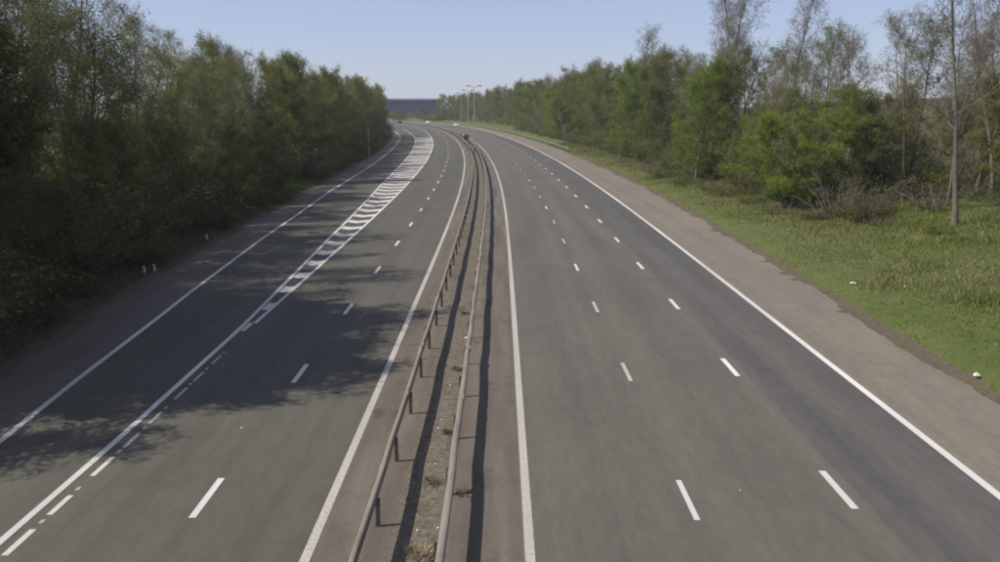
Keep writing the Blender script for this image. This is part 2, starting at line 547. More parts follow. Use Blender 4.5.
def chevron(s, depth):
    """one V of paint across the gore, its point towards oncoming traffic"""
    n = 9
    V = []; Q = []; UV = []
    for j in range(n):
        f = j / (n - 1)
        a, b = float(gore_left(s)) + .10, float(gore_right(s)) - .08
        half = (b - a) / 2
        o = a + (b - a) * f
        d = (abs(f - .5) * 2) * half * 0.85
        for e in (0, depth):
            V.append(P(s + d + e, o, .0045)); UV.append((o, s + d + e))
    for j in range(n - 1):
        Q.append((2 * j, 2 * j + 2, 2 * j + 3, 2 * j + 1))
    link('chevron_stripe', fast_mesh('chevron_stripe', V, Q, [M_paint_old], uv=UV), road_l)


q = 30.8
while q < 236:
    if float(gore_right(q) - gore_left(q)) > .3:
        chevron(q, 1.25 if q < 62 else min(1.6, 1.25 + (q - 62) * .02))
    q += 3.38

# ------------------------------------------------------------------ steel barriers
def beam(name, prof, o, s0, s1, mat, parent, step=1.6):
    """closed profile of (across, height) swept along the road"""
    s = np.arange(s0, s1 + .01, step); n = len(prof)
    V = []
    for q in s:
        jig = .012 * math.sin(q * .9) + .008 * math.sin(q * 2.3)
        for a, h in prof: V.append(P(q, o + a + jig, h + jig * .8))
    Q = []
    for i in range(len(s) - 1):
        for j in range(n):
            k = (j + 1) % n
            Q.append((i * n + j, i * n + k, (i + 1) * n + k, (i + 1) * n + j))
    return link(name, fast_mesh(name, V, Q, [mat]), parent)


def w_profile(sgn, zc, hh, depth):
    """corrugated sheet, a closed thin ribbon; sgn is the traffic side"""
    pts = [(-.2, 1.0), (.1, .95), (.95, .72), (.95, .36), (0, .12), (0, -.12), (.95, -.36), (.95, -.72), (.1, -.95), (-.2, -1.0)]
    out = [(sgn * a * depth, zc + b * hh) for a, b in pts]
    back = [(sgn * (a * depth - .012), zc + b * hh * .97) for a, b in pts[::-1]]
    return out + back


def post_mesh(name, top):
    bm = bmesh.new()
    prof = [(-.05, -.035), (.05, -.035), (.05, -.025), (-.038, -.025), (-.038, .035), (-.05, .035)]
    a = [bm.verts.new((x, y, -.25)) for x, y in prof]; b = [bm.verts.new((x, y, top)) for x, y in prof]
    for j in range(6): bm.faces.new([a[j], a[(j + 1) % 6], b[(j + 1) % 6], b[j]])
    bm.faces.new(b)
    return bm_mesh(name, bm, M_post)


post_me = post_mesh('post', .68)


def barrier(o_beam, o_post, prof, s0, s1, first, label, bolts=True):
    root = link('safety_barrier', None, loc=P(s0, o_post, 0))
    tag(root, label, 'barrier', 'steel safety barriers beside the carriageways')
    inv = -Vector(P(s0, o_post, 0))
    b = beam('beam', prof, o_beam, s0, s1, M_galv, root); b.location = inv
    ax = [p[0] for p in prof]; hz_ = [p[1] for p in prof]
    bm = bmesh.new(); add_box(bm, min(ax) - .006, max(ax) + .006, -.16, .16, min(hz_) + .02, max(hz_) + .007)
    for yy in (-.11, -.04, .04, .11):
        add_tube(bm, [(max(ax), yy, (min(hz_) + max(hz_)) / 2), (max(ax) + .022, yy, (min(hz_) + max(hz_)) / 2)], .014, 6)
    sp = bm_mesh('splice', bm, M_galv)
    for q in np.arange(s0 + 3.1, min(s1, 75), 4.8):
        link('splice', sp, root, Vector(P(q, o_beam, 0)) + inv, (0, 0, float(cl(q)[2])))
    q = first
    while q < s1:
        x, y, t = cl(q)
        ob = link('post', post_me, root, Vector(P(q, o_post, 0)) + inv, (R(random.uniform(-2, 2)), R(random.uniform(-1.5, 1.5)), float(t)))
        q += 3.2
    return root


random.seed(4)
box1 = [(-.05, .61), (-.05, .815), (-.043, .825), (.043, .825), (.05, .815), (.05, .61), (.04, .60), (-.04, .60)]
barrier(-2.66, -2.60, box1, -20, 560, -19.9 + 3.2 * .0 + .3, 'corrugated steel barrier edging the wood side of the central strip')
box = [(-.075, .55), (-.075, .70), (-.065, .715), (.065, .715), (.075, .70), (.075, .55), (.065, .54), (-.065, .54)]
barrier(-1.10, -1.20, box, -20, 560, -18.2, 'box beam steel barrier nearest the two lane olive carriageway')
barrier(17.0, 17.12, w_profile(-1, .62, .15, .075), 158, 420, 159.0, 'far corrugated barrier curving along the grass verge in the distance')

# ------------------------------------------------------------------ plants: meshes
class Twigs:
    def __init__(self):
        self.V = []; self.Q = []; self.n = 0

    def tube(self, pts, rad, k):
        pts = np.asarray(pts, float); rad = np.asarray(rad, float)
        m = len(pts)
        d = np.gradient(pts, axis=0); d /= np.linalg.norm(d, axis=1)[:, None] + 1e-9
        ref = np.array([1.0, 0, 0]) if abs(d[0][0]) < .8 else np.array([0, 1.0, 0])
        u = np.cross(d, ref); u /= np.linalg.norm(u, axis=1)[:, None] + 1e-9
        w = np.cross(d, u)
        an = np.arange(k) * 2 * np.pi / k
        ring = pts[:, None, :] + rad[:, None, None] * (u[:, None, :] * np.cos(an)[None, :, None] + w[:, None, :] * np.sin(an)[None, :, None])
        self.V.append(ring.reshape(-1, 3))
        i = (np.arange(m - 1)[:, None] * k + np.arange(k)[None, :]); j = (np.arange(m - 1)[:, None] * k + (np.arange(k)[None, :] + 1) % k)
        self.Q.append((np.stack([i, j, j + k, i + k], -1).reshape(-1, 4)) + self.n)
        self.n += m * k

    def get(self):
        if not self.V: return np.zeros((0, 3)), np.zeros((0, 4), int)
        return np.concatenate(self.V), np.concatenate(self.Q)


def leaves(rng, pos, size, droop=0.0):
    """a leaf-shaped quad at every position"""
    n = len(pos)
    d = rng.normal(size=(n, 3)); d[:, 2] = d[:, 2] * .6 - droop; d /= np.linalg.norm(d, axis=1)[:, None]
    r = rng.normal(size=(n, 3)); u = np.cross(d, r); u /= np.linalg.norm(u, axis=1)[:, None] + 1e-9
    L = size * rng.uniform(.6, 1.35, n)[:, None]; W = L * .36
    b = pos; V = np.stack([b, b + d * L * .45 + u * W, b + d * L, b + d * L * .45 - u * W], 1).reshape(-1, 3)
    Q = np.arange(n * 4).reshape(-1, 4)
    return V, Q


def bez(rng, p, d, L, n, wob, up):
    pts = [p.copy()]; d = d / np.linalg.norm(d)
    for i in range(n):
        d = d + rng.normal(size=3) * wob + np.array([0, 0, up]); d /= np.linalg.norm(d)
        pts.append(pts[-1] + d * L / n)
    return np.array(pts), d


def make_tree(name, seed, H, r0, base, crown_r, limbs, nb, nt, lpt, lsize, mat_leaf, mat_bark=M_bark, mat_twig=M_twig,
              elev=(25, 60), lrk=.42, stems=1, top_bare=0.0, shape='oval', twig_r=.007, spread=.30, lean=0.03, extra=0):
    rng = np.random.default_rng(seed)
    tk = Twigs(); tw = Twigs(); LP = []
    for st in range(stems):
        ang = rng.uniform(0, 2 * np.pi)
        if stems > 1:
            d0 = np.array([math.cos(ang) * .28, math.sin(ang) * .28, 1.0]); p0 = np.array([math.cos(ang) * r0 * 1.3, math.sin(ang) * r0 * 1.3, -.3])
        else:
            d0 = np.array([rng.normal() * lean, rng.normal() * lean, 1.0]); p0 = np.array([0, 0, -.3])
        Hs = H * (1 if st == 0 else rng.uniform(.72, .98))
        nseg = 12
        pts, _ = bez(rng, p0, d0, Hs + .3, nseg, .045, .02)
        tt = np.linspace(0, 1, nseg + 1)
        rad = r0 * (1 - .93 * tt ** .85) / math.sqrt(stems); rad[0] *= 1.35
        tk.tube(pts, rad, 8)
        nl = max(3, int(limbs / stems))
        hs = base + (1 - base) * (np.arange(nl) + rng.uniform(0, 1, nl)) / nl * .97
        for li, hf in enumerate(hs):
            x = hf * nseg; i = min(int(x), nseg - 1); p = pts[i] + (pts[i + 1] - pts[i]) * (x - i)
            rel = (hf - base) / (1 - base)
            if shape == 'oval': env = math.sin(math.pi * min(1, .16 + rel * .80)) ** .7
            elif shape == 'cone': env = (1 - rel) ** .7 * .9 + .12
            elif shape == 'vase': env = .35 + .65 * rel if rel < .7 else (1 - rel) / .3 * .8 + .2
            else: env = .45 + .2 * math.sin(math.pi * rel)
            L = crown_r * env * rng.uniform(.72, 1.2) + .25
            a = li * 2.399 + rng.normal() * .5
            el = R(elev[0] + (elev[1] - elev[0]) * rel + rng.normal() * 8)
            d = np.array([math.cos(a) * math.cos(el), math.sin(a) * math.cos(el), math.sin(el)])
            lp, _ = bez(rng, p, d, L * 1.15, 6, .13, .05)
            lr = max(.018, np.interp(hf, tt, rad) * lrk) * np.linspace(1, .22, 7)
            tk.tube(lp, lr, 5)
            leafk = 1.0 if hf < 1 - top_bare else .12
            nbb = max(3, int(nb * (.5 + .6 * L / crown_r)))
            for bi in range(nbb):
                f = .22 + .78 * (bi + rng.uniform()) / nbb
                x2 = f * 6; i2 = min(int(x2), 5); q0 = lp[i2] + (lp[i2 + 1] - lp[i2]) * (x2 - i2)
                dd = (lp[i2 + 1] - lp[i2]); dd = dd / np.linalg.norm(dd) * .7 + rng.normal(size=3) * .62 + np.array([0, 0, .12])
                L2 = (L * .34 + .35) * rng.uniform(.6, 1.25) * (1.1 - .45 * f)
                bp, de = bez(rng, q0, dd, L2, 4, .18, .05)
                tw.tube(bp, np.linspace(twig_r * 2.4, twig_r * 1.1, 5), 3)
                for ti in range(nt):
                    f3 = rng.uniform(.15, 1); x3 = f3 * 4; i3 = min(int(x3), 3); t0 = bp[i3] + (bp[i3 + 1] - bp[i3]) * (x3 - i3)
                    dt = (bp[i3 + 1] - bp[i3]); dt = dt / np.linalg.norm(dt) * .6 + rng.normal(size=3) * .7 + np.array([0, 0, .15])
                    tp, _ = bez(rng, t0, dt, rng.uniform(.35, .8) * (.6 + .1 * crown_r), 2, .2, .04)
                    tw.tube(tp, [twig_r, twig_r * .8, twig_r * .5], 3)
                    for ex in range(extra):
                        de3 = (tp[2] - tp[0]) + rng.normal(size=3) * .35
                        ep, _ = bez(rng, tp[1] + (tp[2] - tp[1]) * rng.uniform(0, .9), de3, rng.uniform(.3, .6), 2, .2, .05)
                        tw.tube(ep, [twig_r * .8, twig_r * .6, twig_r * .4], 3)
                    m = rng.poisson(lpt * leafk)
                    if m:
                        ff = rng.uniform(.2, 1.05, m)[:, None]
                        LP.append(tp[0] + (tp[2] - tp[0]) * ff + rng.normal(size=(m, 3)) * spread * .55)
    V, Q = tk.get()
    trunk = fast_mesh(name + '_trunk', V, Q, [mat_bark], smooth=True)
    V, Q = tw.get(); nQ = len(Q)
    if LP:
        pos = np.concatenate(LP); pos = pos[pos[:, 2] > .05]
        LV, LQ = leaves(rng, pos, lsize)
        Q = np.concatenate([Q, LQ + len(V)]); V = np.concatenate([V, LV])
    mi = np.zeros(len(Q), int); mi[nQ:] = 1
    crown = fast_mesh(name + '_crown', V, Q, [mat_twig, mat_leaf], mi)
    return trunk, crown, H


def make_mound(name, seed, H, rad, stems, lpt, lsize, mat_leaf, mat_twig=M_twigd, arch=.12):
    """a bush of many stems rising from the ground and arching over"""
    rng = np.random.default_rng(seed)
    tk = Twigs(); tw = Twigs(); LP = []
    for st in range(stems):
        a = rng.uniform(0, 2 * np.pi); rr = rad * .5 * math.sqrt(rng.uniform())
        p = np.array([math.cos(a) * rr, math.sin(a) * rr, -.15])
        out = rng.uniform(.1, .75); d = np.array([math.cos(a) * out, math.sin(a) * out, 1.0])
        L = H * rng.uniform(.65, 1.12)
        pts, _ = bez(rng, p, d, L, 7, .12, -arch * rng.uniform(.2, 1))
        tk.tube(pts, np.linspace(.03 * H / 3 + .008, .006, 8), 4)
        for b in range(int(6 + H)):
            f = rng.uniform(.12, 1); x = f * 7; i = min(int(x), 6); q0 = pts[i] + (pts[i + 1] - pts[i]) * (x - i)
            dd = rng.normal(size=3) * .7 + np.array([math.cos(a) * .4, math.sin(a) * .4, .25])
            tp, _ = bez(rng, q0, dd, (.3 + .14 * H) * rng.uniform(.6, 1.3), 3, .2, -.03)
            tw.tube(tp, [.009, .007, .005, .003], 3)
            m = rng.poisson(lpt)
            if m:
                g = rng.uniform(.05, 1.05, m); ix = np.minimum((g * 3).astype(int), 2)
                LP.append(tp[ix] + (tp[ix + 1] - tp[ix]) * ((g * 3 - ix)[:, None]) + rng.normal(size=(m, 3)) * .14)
    V, Q = tk.get()
    stem = fast_mesh(name + '_stems', V, Q, [M_bark], smooth=True)
    V, Q = tw.get(); nQ = len(Q)
    pos = np.concatenate(LP); pos = pos[pos[:, 2] > .03]
    LV, LQ = leaves(rng, pos, lsize, .15)
    Q = np.concatenate([Q, LQ + len(V)]); V = np.concatenate([V, LV])
    mi = np.zeros(len(Q), int); mi[nQ:] = 1
    return stem, fast_mesh(name + '_foliage', V, Q, [mat_twig, mat_leaf], mi), H


TREES = {
    'olive1': make_tree('olive1', 11, 14, .17, .16, 3.3, 26, 9, 5, 19, .115, M_leaf_olive),
    'olive2': make_tree('olive2', 12, 14, .16, .12, 3.6, 28, 9, 5, 17, .115, M_leaf_olive, stems=2),
    'olive3': make_tree('olive3', 13, 14, .18, .22, 3.1, 24, 9, 5, 13, .115, M_leaf_olive, top_bare=.12),
    'dark1': make_tree('dark1', 21, 12, .17, .08, 3.4, 28, 9, 5, 20, .115, M_leaf_dark, stems=2),
    'dark2': make_tree('dark2', 22, 12, .17, .10, 3.0, 26, 9, 5, 18, .115, M_leaf_dark),
    'fresh1': make_tree('fresh1', 31, 12, .16, .03, 3.6, 34, 9, 5, 24, .12, M_leaf_fresh, stems=2),
    'fresh2': make_tree('fresh2', 32, 12, .16, .04, 3.4, 32, 9, 5, 20, .12, M_leaf_fresh),
    'dense1': make_tree('dense1', 91, 14, .18, .10, 3.6, 30, 9, 5, 34, .15, M_leaf_dark),
    'airy1': make_tree('airy1', 81, 15, .15, .20, 3.0, 28, 9, 5, 10.5, .098, M_leaf_olive, elev=(32, 64), extra=1),
    'airy2': make_tree('airy2', 82, 15, .15, .16, 3.2, 28, 9, 5, 10.5, .098, M_leaf_olive, stems=2, elev=(34, 66), extra=1),
    'airy3': make_tree('airy3', 83, 15, .14, .22, 2.8, 28, 9, 5, 8, .092, M_leaf_pale, elev=(36, 66), top_bare=.12, extra=1),
    'twiggy1': make_tree('twiggy1', 41, 16, .17, .24, 3.0, 28, 8, 5, 2.2, .09, M_leaf_pale, M_barkp, elev=(38, 68), extra=2),
    'twiggy2': make_tree('twiggy2', 42, 16, .15, .22, 2.8, 28, 8, 5, 5, .095, M_leaf_olive, M_barkp, stems=2, elev=(38, 70), extra=1),
    'twiggy3': make_tree('twiggy3', 43, 16, .15, .28, 3.2, 26, 8, 5, 4, .095, M_leaf_pale, M_bark, elev=(30, 62), shape='vase', extra=1),
    'poplar': make_tree('poplar', 51, 20, .19, .30, 4.4, 44, 9, 5, 3.0, .10, M_leaf_pale, M_barkp, elev=(48, 70), shape='slim', extra=2, lrk=.34),
    'bare1': make_tree('bare1', 61, 19, .19, .30, 4.0, 26, 8, 5, 0.7, .10, M_leaf_pale, M_barkp, elev=(26, 62), extra=3, lean=.015, lrk=.30),
    'bare2': make_tree('bare2', 62, 18, .17, .26, 3.0, 24, 7, 5, 0.9, .10, M_leaf_olive, M_barkp, elev=(35, 66), extra=3, lean=.04, lrk=.32),
}
BUSH = {
    'hawthorn1': make_mound('hawthorn1', 71, 4.0, 2.2, 26, 22, .12, M_leaf_dark),
    'hawthorn2': make_mound('hawthorn2', 72, 3.6, 2.0, 24, 20, .12, M_leaf_bram),
    'fresh': make_mound('fresh', 73, 4.4, 2.4, 30, 24, .13, M_leaf_fresh),
    'bramble1': make_mound('bramble1', 74, 1.9, 1.8, 34, 14, .10, M_leaf_bram, arch=.30),
    'bramble2': make_mound('bramble2', 75, 1.5, 1.6, 30, 15, .10, M_leaf_dark, arch=.34),
    'scrub': make_mound('scrub', 76, 3.0, 2.0, 30, 4, .09, M_leaf_bram, M_twig, arch=.14),
}

ORD = 'first second third fourth fifth sixth seventh eighth ninth tenth eleventh twelfth thirteenth fourteenth fifteenth sixteenth seventeenth eighteenth nineteenth'.split()
TENS = {2: 'twenty', 3: 'thirty', 4: 'forty', 5: 'fifty', 6: 'sixty', 7: 'seventy', 8: 'eighty', 9: 'ninety'}


def ordinal(n):
    if n < 20: return ORD[n - 1]
    if n >= 100:
        return 'hundredth' if n == 100 else 'hundred and ' + ordinal(n - 100)
    t, u = divmod(n, 10)
    if u == 0: return TENS[t][:-1] + 'ieth'
    return TENS[t] + '-' + ORD[u - 1]


LOOK = {'dense': 'dense full crowned tree', 'airy': 'feathery young leafed tree', 'olive': 'olive leafed tree', 'dark': 'dense dark green tree', 'fresh': 'bright green leafy tree', 'twiggy': 'thinly budding grey twigged tree',
        'poplar': 'slender upright nearly bare tree', 'bare': 'tall bare branched tree'}
BLOOK = {'hawthorn': 'rounded leafy bush', 'fresh': 'bright green bush', 'bramble': 'low arching bramble patch', 'scrub': 'grey brown twiggy scrub bush'}


def tree(kind, s, o, H, label, group, rz=None, wid=1.0, dz=0.0):
    tm, cm, h0 = TREES[kind]
    k = H / h0
    z = float(height(s, o)) + dz
    root = link('tree', None, loc=P(s, o, z), rot=(0, 0, random.uniform(0, 6.28) if rz is None else rz), scale=(k * wid, k * wid, k))
    tag(root, label, 'tree', group)
    link('trunk', tm, root); link('crown', cm, root)
    return root


def bush(kind, s, o, H, label, group, wid=1.0):
    sm, fm, h0 = BUSH[kind]
    k = H / h0
    root = link('bush', None, loc=P(s, o, float(height(s, o))), rot=(0, 0, random.uniform(0, 6.28)), scale=(k * wid, k * wid, k))
    tag(root, label, 'bush', group)
    link('stem', sm, root); link('foliage', fm, root)
    return root


def look(kind):
    return LOOK[kind.rstrip('0123456789')]


# ------------------------------------------------------------------ the wood beside the slip road
random.seed(20)
GL = 'trees of the wood beside the slip road'


def row(side, name, s, s1, step, off, jit, kinds, hf, group, where, smax_count=999):
    n = 0
    while s < s1:
        kind = kinds(s, n)
        if kind:
            n += 1
            edge = float(pave_left(s)) if side < 0 else float(pave_right(s))
            o = edge + side * (off + random.uniform(-jit, jit))
            tree(kind, s, o, hf(s) * random.uniform(.88, 1.10), f'{look(kind)}, {ordinal(n)} from the camera in {where}', group, wid=random.uniform(.9, 1.2))
        s += step * random.uniform(.8, 1.2) * (1 + max(0, s - 150) / 700)


def k_left_front(s, n):
    if 80 < s < 92: return None
    if s < 33: return ['olive1', 'dark1', 'olive2', 'olive1'][n % 4]
    if s < 78: return ['airy2', 'twiggy2', 'airy1', 'olive3', 'airy2', 'airy3'][n % 6]
    return ['olive2', 'olive1', 'dark2', 'olive3', 'olive1', 'dark1'][n % 6]


for n, (s, dd, kind, H) in enumerate([(20.6, 3.6, 'dark1', 10.0), (22.6, 4.0, 'dense1', 12.2), (24.6, 3.8, 'dense1', 14.2), (26.4, 4.0, 'dark1', 15.4), (28.4, 4.4, 'dense1', 15.0), (30.2, 3.9, 'dense1', 13.6), (31.8, 4.6, 'dense1', 12.5),
                                      (23.6, 7.6, 'dense1', 13), (26.6, 8.0, 'dense1', 16), (29.4, 7.8, 'dark1', 16.5)]):
    tree(kind, s, float(pave_left(s)) - dd, H, f"dense {look(kind).replace('dense ', '')} shading the nearest lanes, {ordinal(n + 1)} of that clump", 'near clump of the slip road wood', wid=1.1)
for n, (s, dd, kind, H) in enumerate([(35.0, 8.5, 'bare2', 18.5), (37.5, 12.0, 'bare1', 19), (39.5, 8.0, 'twiggy1', 18), (42.0, 13.0, 'twiggy1', 19), (44.5, 8.5, 'bare2', 18), (47.5, 12.0, 'twiggy2', 18), (50.5, 8.5, 'twiggy1', 17)]):
    tree(kind, s, float(pave_left(s)) - dd, H, f"{look(kind)} towering over the slip road wood, {ordinal(n + 1)} of its group", 'tall half bare trees of the slip road wood', wid=1.15)
for n, s in enumerate(np.arange(34, 79, 3.9)):
    kind = ['dark2', 'dark1', 'dark2'][n % 3]
    tree(kind, float(s), float(pave_left(s)) - random.uniform(2.9, 3.9), random.uniform(6.5, 8.6), f"short dark green tree, {ordinal(n + 1)} from the camera leaning over the slip road shoulder", 'short dark trees along the slip road shoulder', wid=1.25)
row(-1, 'front', 33.6, 262, 4.0, 4.4, 1.2, k_left_front, lambda s: np.interp(s, [20, 31, 33, 42, 50, 62, 90, 300], [14.5, 17, 11.0, 11.5, 12.8, 11.8, 11.8, 11.4]), GL,
    "the slip road wood's front row")
row(-1, 'middle', 33.0, 250, 5.4, 9.5, 1.6, lambda s, n: (['dark1', 'olive2'][n % 2] if s < 31 else ['twiggy1', 'bare2', 'twiggy2', 'twiggy1'][n % 4] if s < 46 else ['airy3', 'twiggy2', 'airy1'][n % 3] if s < 66 else ['olive1', 'twiggy2', 'olive3', 'dark1', 'olive2'][n % 5]),
    lambda s: np.interp(s, [20, 34, 50, 58, 66, 80, 110, 300], [16, 17, 16.5, 14.5, 13.0, 12.4, 12.6, 11.8]), GL, "the slip road wood's second row")
row(-1, 'back', 30, 100, 10, 16.0, 2.2, lambda s, n: ['twiggy1', 'twiggy3', 'airy2', 'twiggy2'][n % 4],
    lambda s: np.interp(s, [20, 60, 90, 190], [16.5, 16, 13.5, 12.5]), GL, "the slip road wood's rear row")

n = 0
for s in np.arange(20, 210, 3.4):
    n += 1
    s = float(s + random.uniform(-1, 1)); kind = ['hawthorn2', 'hawthorn2', 'hawthorn1'][n % 3] if s > 36 else ['hawthorn1', 'hawthorn2'][n % 2]
    bush(kind, s, float(pave_left(s)) - (random.uniform(6, 9) if n % 2 else random.uniform(11, 15)), random.uniform(4.2, 6.5),
         f"{BLOOK[kind.rstrip('0123456789')]}, {ordinal(n)} from the camera among the trunks of the slip road wood", 'understorey bushes of the slip road wood', 1.35)
GLB = 'bushes at the foot of the slip road wood'
s = 17.0; n = 0
while s < 285:
    if not (79 < s < 94):
        n += 1
        kind = ['hawthorn1', 'hawthorn2', 'bramble1', 'hawthorn1', 'bramble2', 'hawthorn2'][n % 6]
        off = random.uniform(1.0, 1.9) if kind.startswith('bramble') else random.uniform(2.3, 3.6)
        H = random.uniform(1.2, 1.9) if kind.startswith('bramble') else random.uniform(3.0, 4.6)
        bush(kind, s, float(pave_left(s)) - off, H, f"{BLOOK[kind.rstrip('0123456789')]}, {ordinal(n)} from the camera along the wood's foot", GLB, random.uniform(.95, 1.25))
    s += random.uniform(1.7, 2.4) * (1 + max(0, s - 80) / 130)

# ------------------------------------------------------------------ trees and bushes behind the grass verge
random.seed(33)
GR = 'trees behind the grass verge'
tree('bare1', 51.0, 29.3, 19.5, 'tall bare tree standing out in front at the edge of the verge grass', GR, rz=.6)
tree('bare2', 59.0, 35.2, 19.0, 'thin bare tree just behind the tall bare tree on the verge', GR, rz=2.0)
tree('bare2', 60.5, 37.4, 17.5, 'leaning bare tree farthest from the road, behind the tall bare one', GR, rz=4.1)
tree('bare1', 68.0, 38.5, 17.5, 'spreading bare tree behind the brown scrub', GR, rz=3.3)
tree('twiggy3', 62.0, 31.5, 13.6, 'round headed budding tree beside the tall bare tree', GR, wid=1.25)
tree('airy3', 63.0, 41.5, 12.5, 'budding tree behind the thin bare trees', GR, wid=1.2)
tree('twiggy3', 57.0, 39.5, 11.0, 'low spreading budding tree at the far edge of the scrub', GR, wid=1.3)
tree('airy2', 72.0, 47.0, 12.0, 'feathery olive tree standing deep in the brown scrub', GR, wid=1.2)
tree('twiggy1', 77.0, 52.0, 13.0, 'grey twigged tree deepest in the brown scrub', GR, wid=1.2)
tree('fresh1', 66.0, 24.0, 7.9, 'bright green small tree standing forward into the verge grass', GR, wid=1.35)
tree('fresh2', 91.0, 22.8, 12.0, 'tall bright green tree below the slender bare pole tree', GR, wid=1.15)
tree('fresh1', 84.0, 25.2, 7.0, 'short bright green tree beside the darker thicket', GR, wid=1.2)
tree('fresh2', 128.0, 24.4, 13.6, 'bright green tree under the pale slender tree', GR, wid=1.15)
tree('fresh1', 205.0, 23.0, 12.5, 'small looking bright green tree far along the verge', GR)
tree('poplar', 101.0, 28.4, 23.5, 'slender bare pole tree towering above the verge woods', GR, wid=1.15)
tree('poplar', 104.0, 30.6, 21.5, 'second slender bare tree beside the towering pole tree', GR, wid=1.1)
tree('poplar', 86.0, 30.5, 19.0, 'slender bare tree rising behind the bright green small tree', GR)
tree('poplar', 142.0, 27.0, 19.5, 'pale slender tree standing above the middle of the verge woods', GR, wid=1.2)


def k_right_front(s, n):
    if 66 < s < 76 or 88 < s < 96 or 125 < s < 131: return None
    return ['dark1', 'olive2', 'airy2', 'dark2', 'olive1', 'airy1', 'fresh2', 'twiggy3'][n % 8]


row(1, 'front', 64, 474, 5.0, 10.0, 1.2, k_right_front, lambda s: np.interp(s, [60, 80, 95, 130, 300, 400, 460], [8.5, 9.5, 12.5, 14.2, 14.4, 13.5, 13]), GR, "the verge wood's front row")
row(1, 'middle', 58, 474, 6.4, 15.5, 2.0, lambda s, n: ['twiggy3', 'airy1', 'twiggy1', 'airy3', 'airy2'][n % 5] if s < 95 else ['olive2', 'twiggy1', 'airy1', 'olive3', 'airy3'][n % 5],
    lambda s: np.interp(s, [60, 90, 110, 150, 300, 400, 460], [12, 12.8, 15.0, 16.2, 16, 14, 13.5]), GR, "the verge wood's second row")
row(1, 'back', 52, 470, 10.5, 24.0, 3.0, lambda s, n: ['twiggy1', 'airy3', 'twiggy2', 'twiggy3', 'airy1'][n % 5],
    lambda s: np.interp(s, [60, 90, 130, 300], [13.0, 13.8, 14.0, 13.0]), GR, "the verge wood's rear row")

n = 0
for so in np.arange(57, 92, 6.0):
    for oo in np.arange(31, 60, 5.8):
        s = float(so + random.uniform(-2, 2)); o = float(oo + random.uniform(-2, 2) + (so - 57) * .1)
        if s < 62 and o < 36: continue
        n += 1
        kind = ['airy1', 'olive1', 'twiggy3', 'airy2', 'fresh2', 'dark1', 'airy3', 'olive3'][n % 8]
        tree(kind, s, o, random.uniform(6.0, 9.5), f'low {look(kind)}, {ordinal(n)} in the thicket behind the bare trees', 'low trees of the thicket behind the bare trees', wid=random.uniform(1.25, 1.6))
for n, (s, o, kind, H) in enumerate([(64, 52, 'twiggy1', 15), (70, 58, 'twiggy3', 14), (58, 47, 'twiggy1', 14.5), (76, 62, 'twiggy1', 15), (84, 58, 'twiggy2', 15), (90, 66, 'twiggy3', 15), (66, 45, 'twiggy2', 14), (80, 48, 'twiggy1', 15),
                                     (72, 50, 'twiggy3', 15), (95, 56, 'twiggy1', 15), (62, 56, 'twiggy3', 13)]):
    tree(kind, s, o, H, f'tall {look(kind)} rising above the thicket, {ordinal(n + 1)} of that stand', 'twiggy stand above the thicket', wid=1.3)
GRB = 'bushes along the grass verge'
s = 56.0; n = 0
while s < 300:
    if 60 < s < 67 or 84 < s < 91:
        s += 2
        continue
    n += 1
    kind = ['scrub', 'hawthorn2', 'bramble1', 'scrub', 'hawthorn1', 'fresh', 'bramble2'][n % 7]
    o = float(pave_right(s)) + np.interp(s, [50, 60, 75, 95, 300], [10.5, 8.8, 8.8, 7.4, 6.6]) + random.uniform(-.7, 1.2)
    H = random.uniform(1.2, 1.8) if kind.startswith('bramble') else random.uniform(2.0, 3.4)
    bush(kind, s, o, H, f"{BLOOK[kind.rstrip('0123456789')]}, {ordinal(n)} from the camera along the verge grass", GRB, random.uniform(.95, 1.3))
    if 61 < s < 170:
        kind = ['hawthorn2', 'fresh', 'hawthorn1', 'scrub'][n % 4]
        bush(kind, s + random.uniform(-1, 1), o + random.uniform(2.0, 3.6), random.uniform(3.2, 5.0), f"tall {BLOOK[kind.rstrip('0123456789')]}, {ordinal(n)} in the hedge behind the verge bushes", 'tall bushes behind the verge bushes', 1.25)
    s += random.uniform(1.6, 2.6) * (1 + max(0, s - 80) / 110)
for n, (s, o, kind, H) in enumerate([(59, 23.6, 'bramble1', .9), (63, 22.0, 'scrub', 1.2), (70, 22.6, 'bramble2', 1.0), (76, 22.2, 'bramble1', 1.3), (81, 21.6, 'scrub', 1.5), (88, 20.9, 'bramble2', 1.2), (97, 21.0, 'bramble1', 1.4), (106, 21.2, 'scrub', 1.6), (54, 26.0, 'scrub', 1.0), (49, 27.6, 'bramble2', .7)]):
    bush(kind, s, o, H, f"small {BLOOK[kind.rstrip('0123456789')].replace('low ', '')} out in the verge grass, {ordinal(n + 1)} of those", 'small scrub out in the verge grass', 1.5)
n = 0
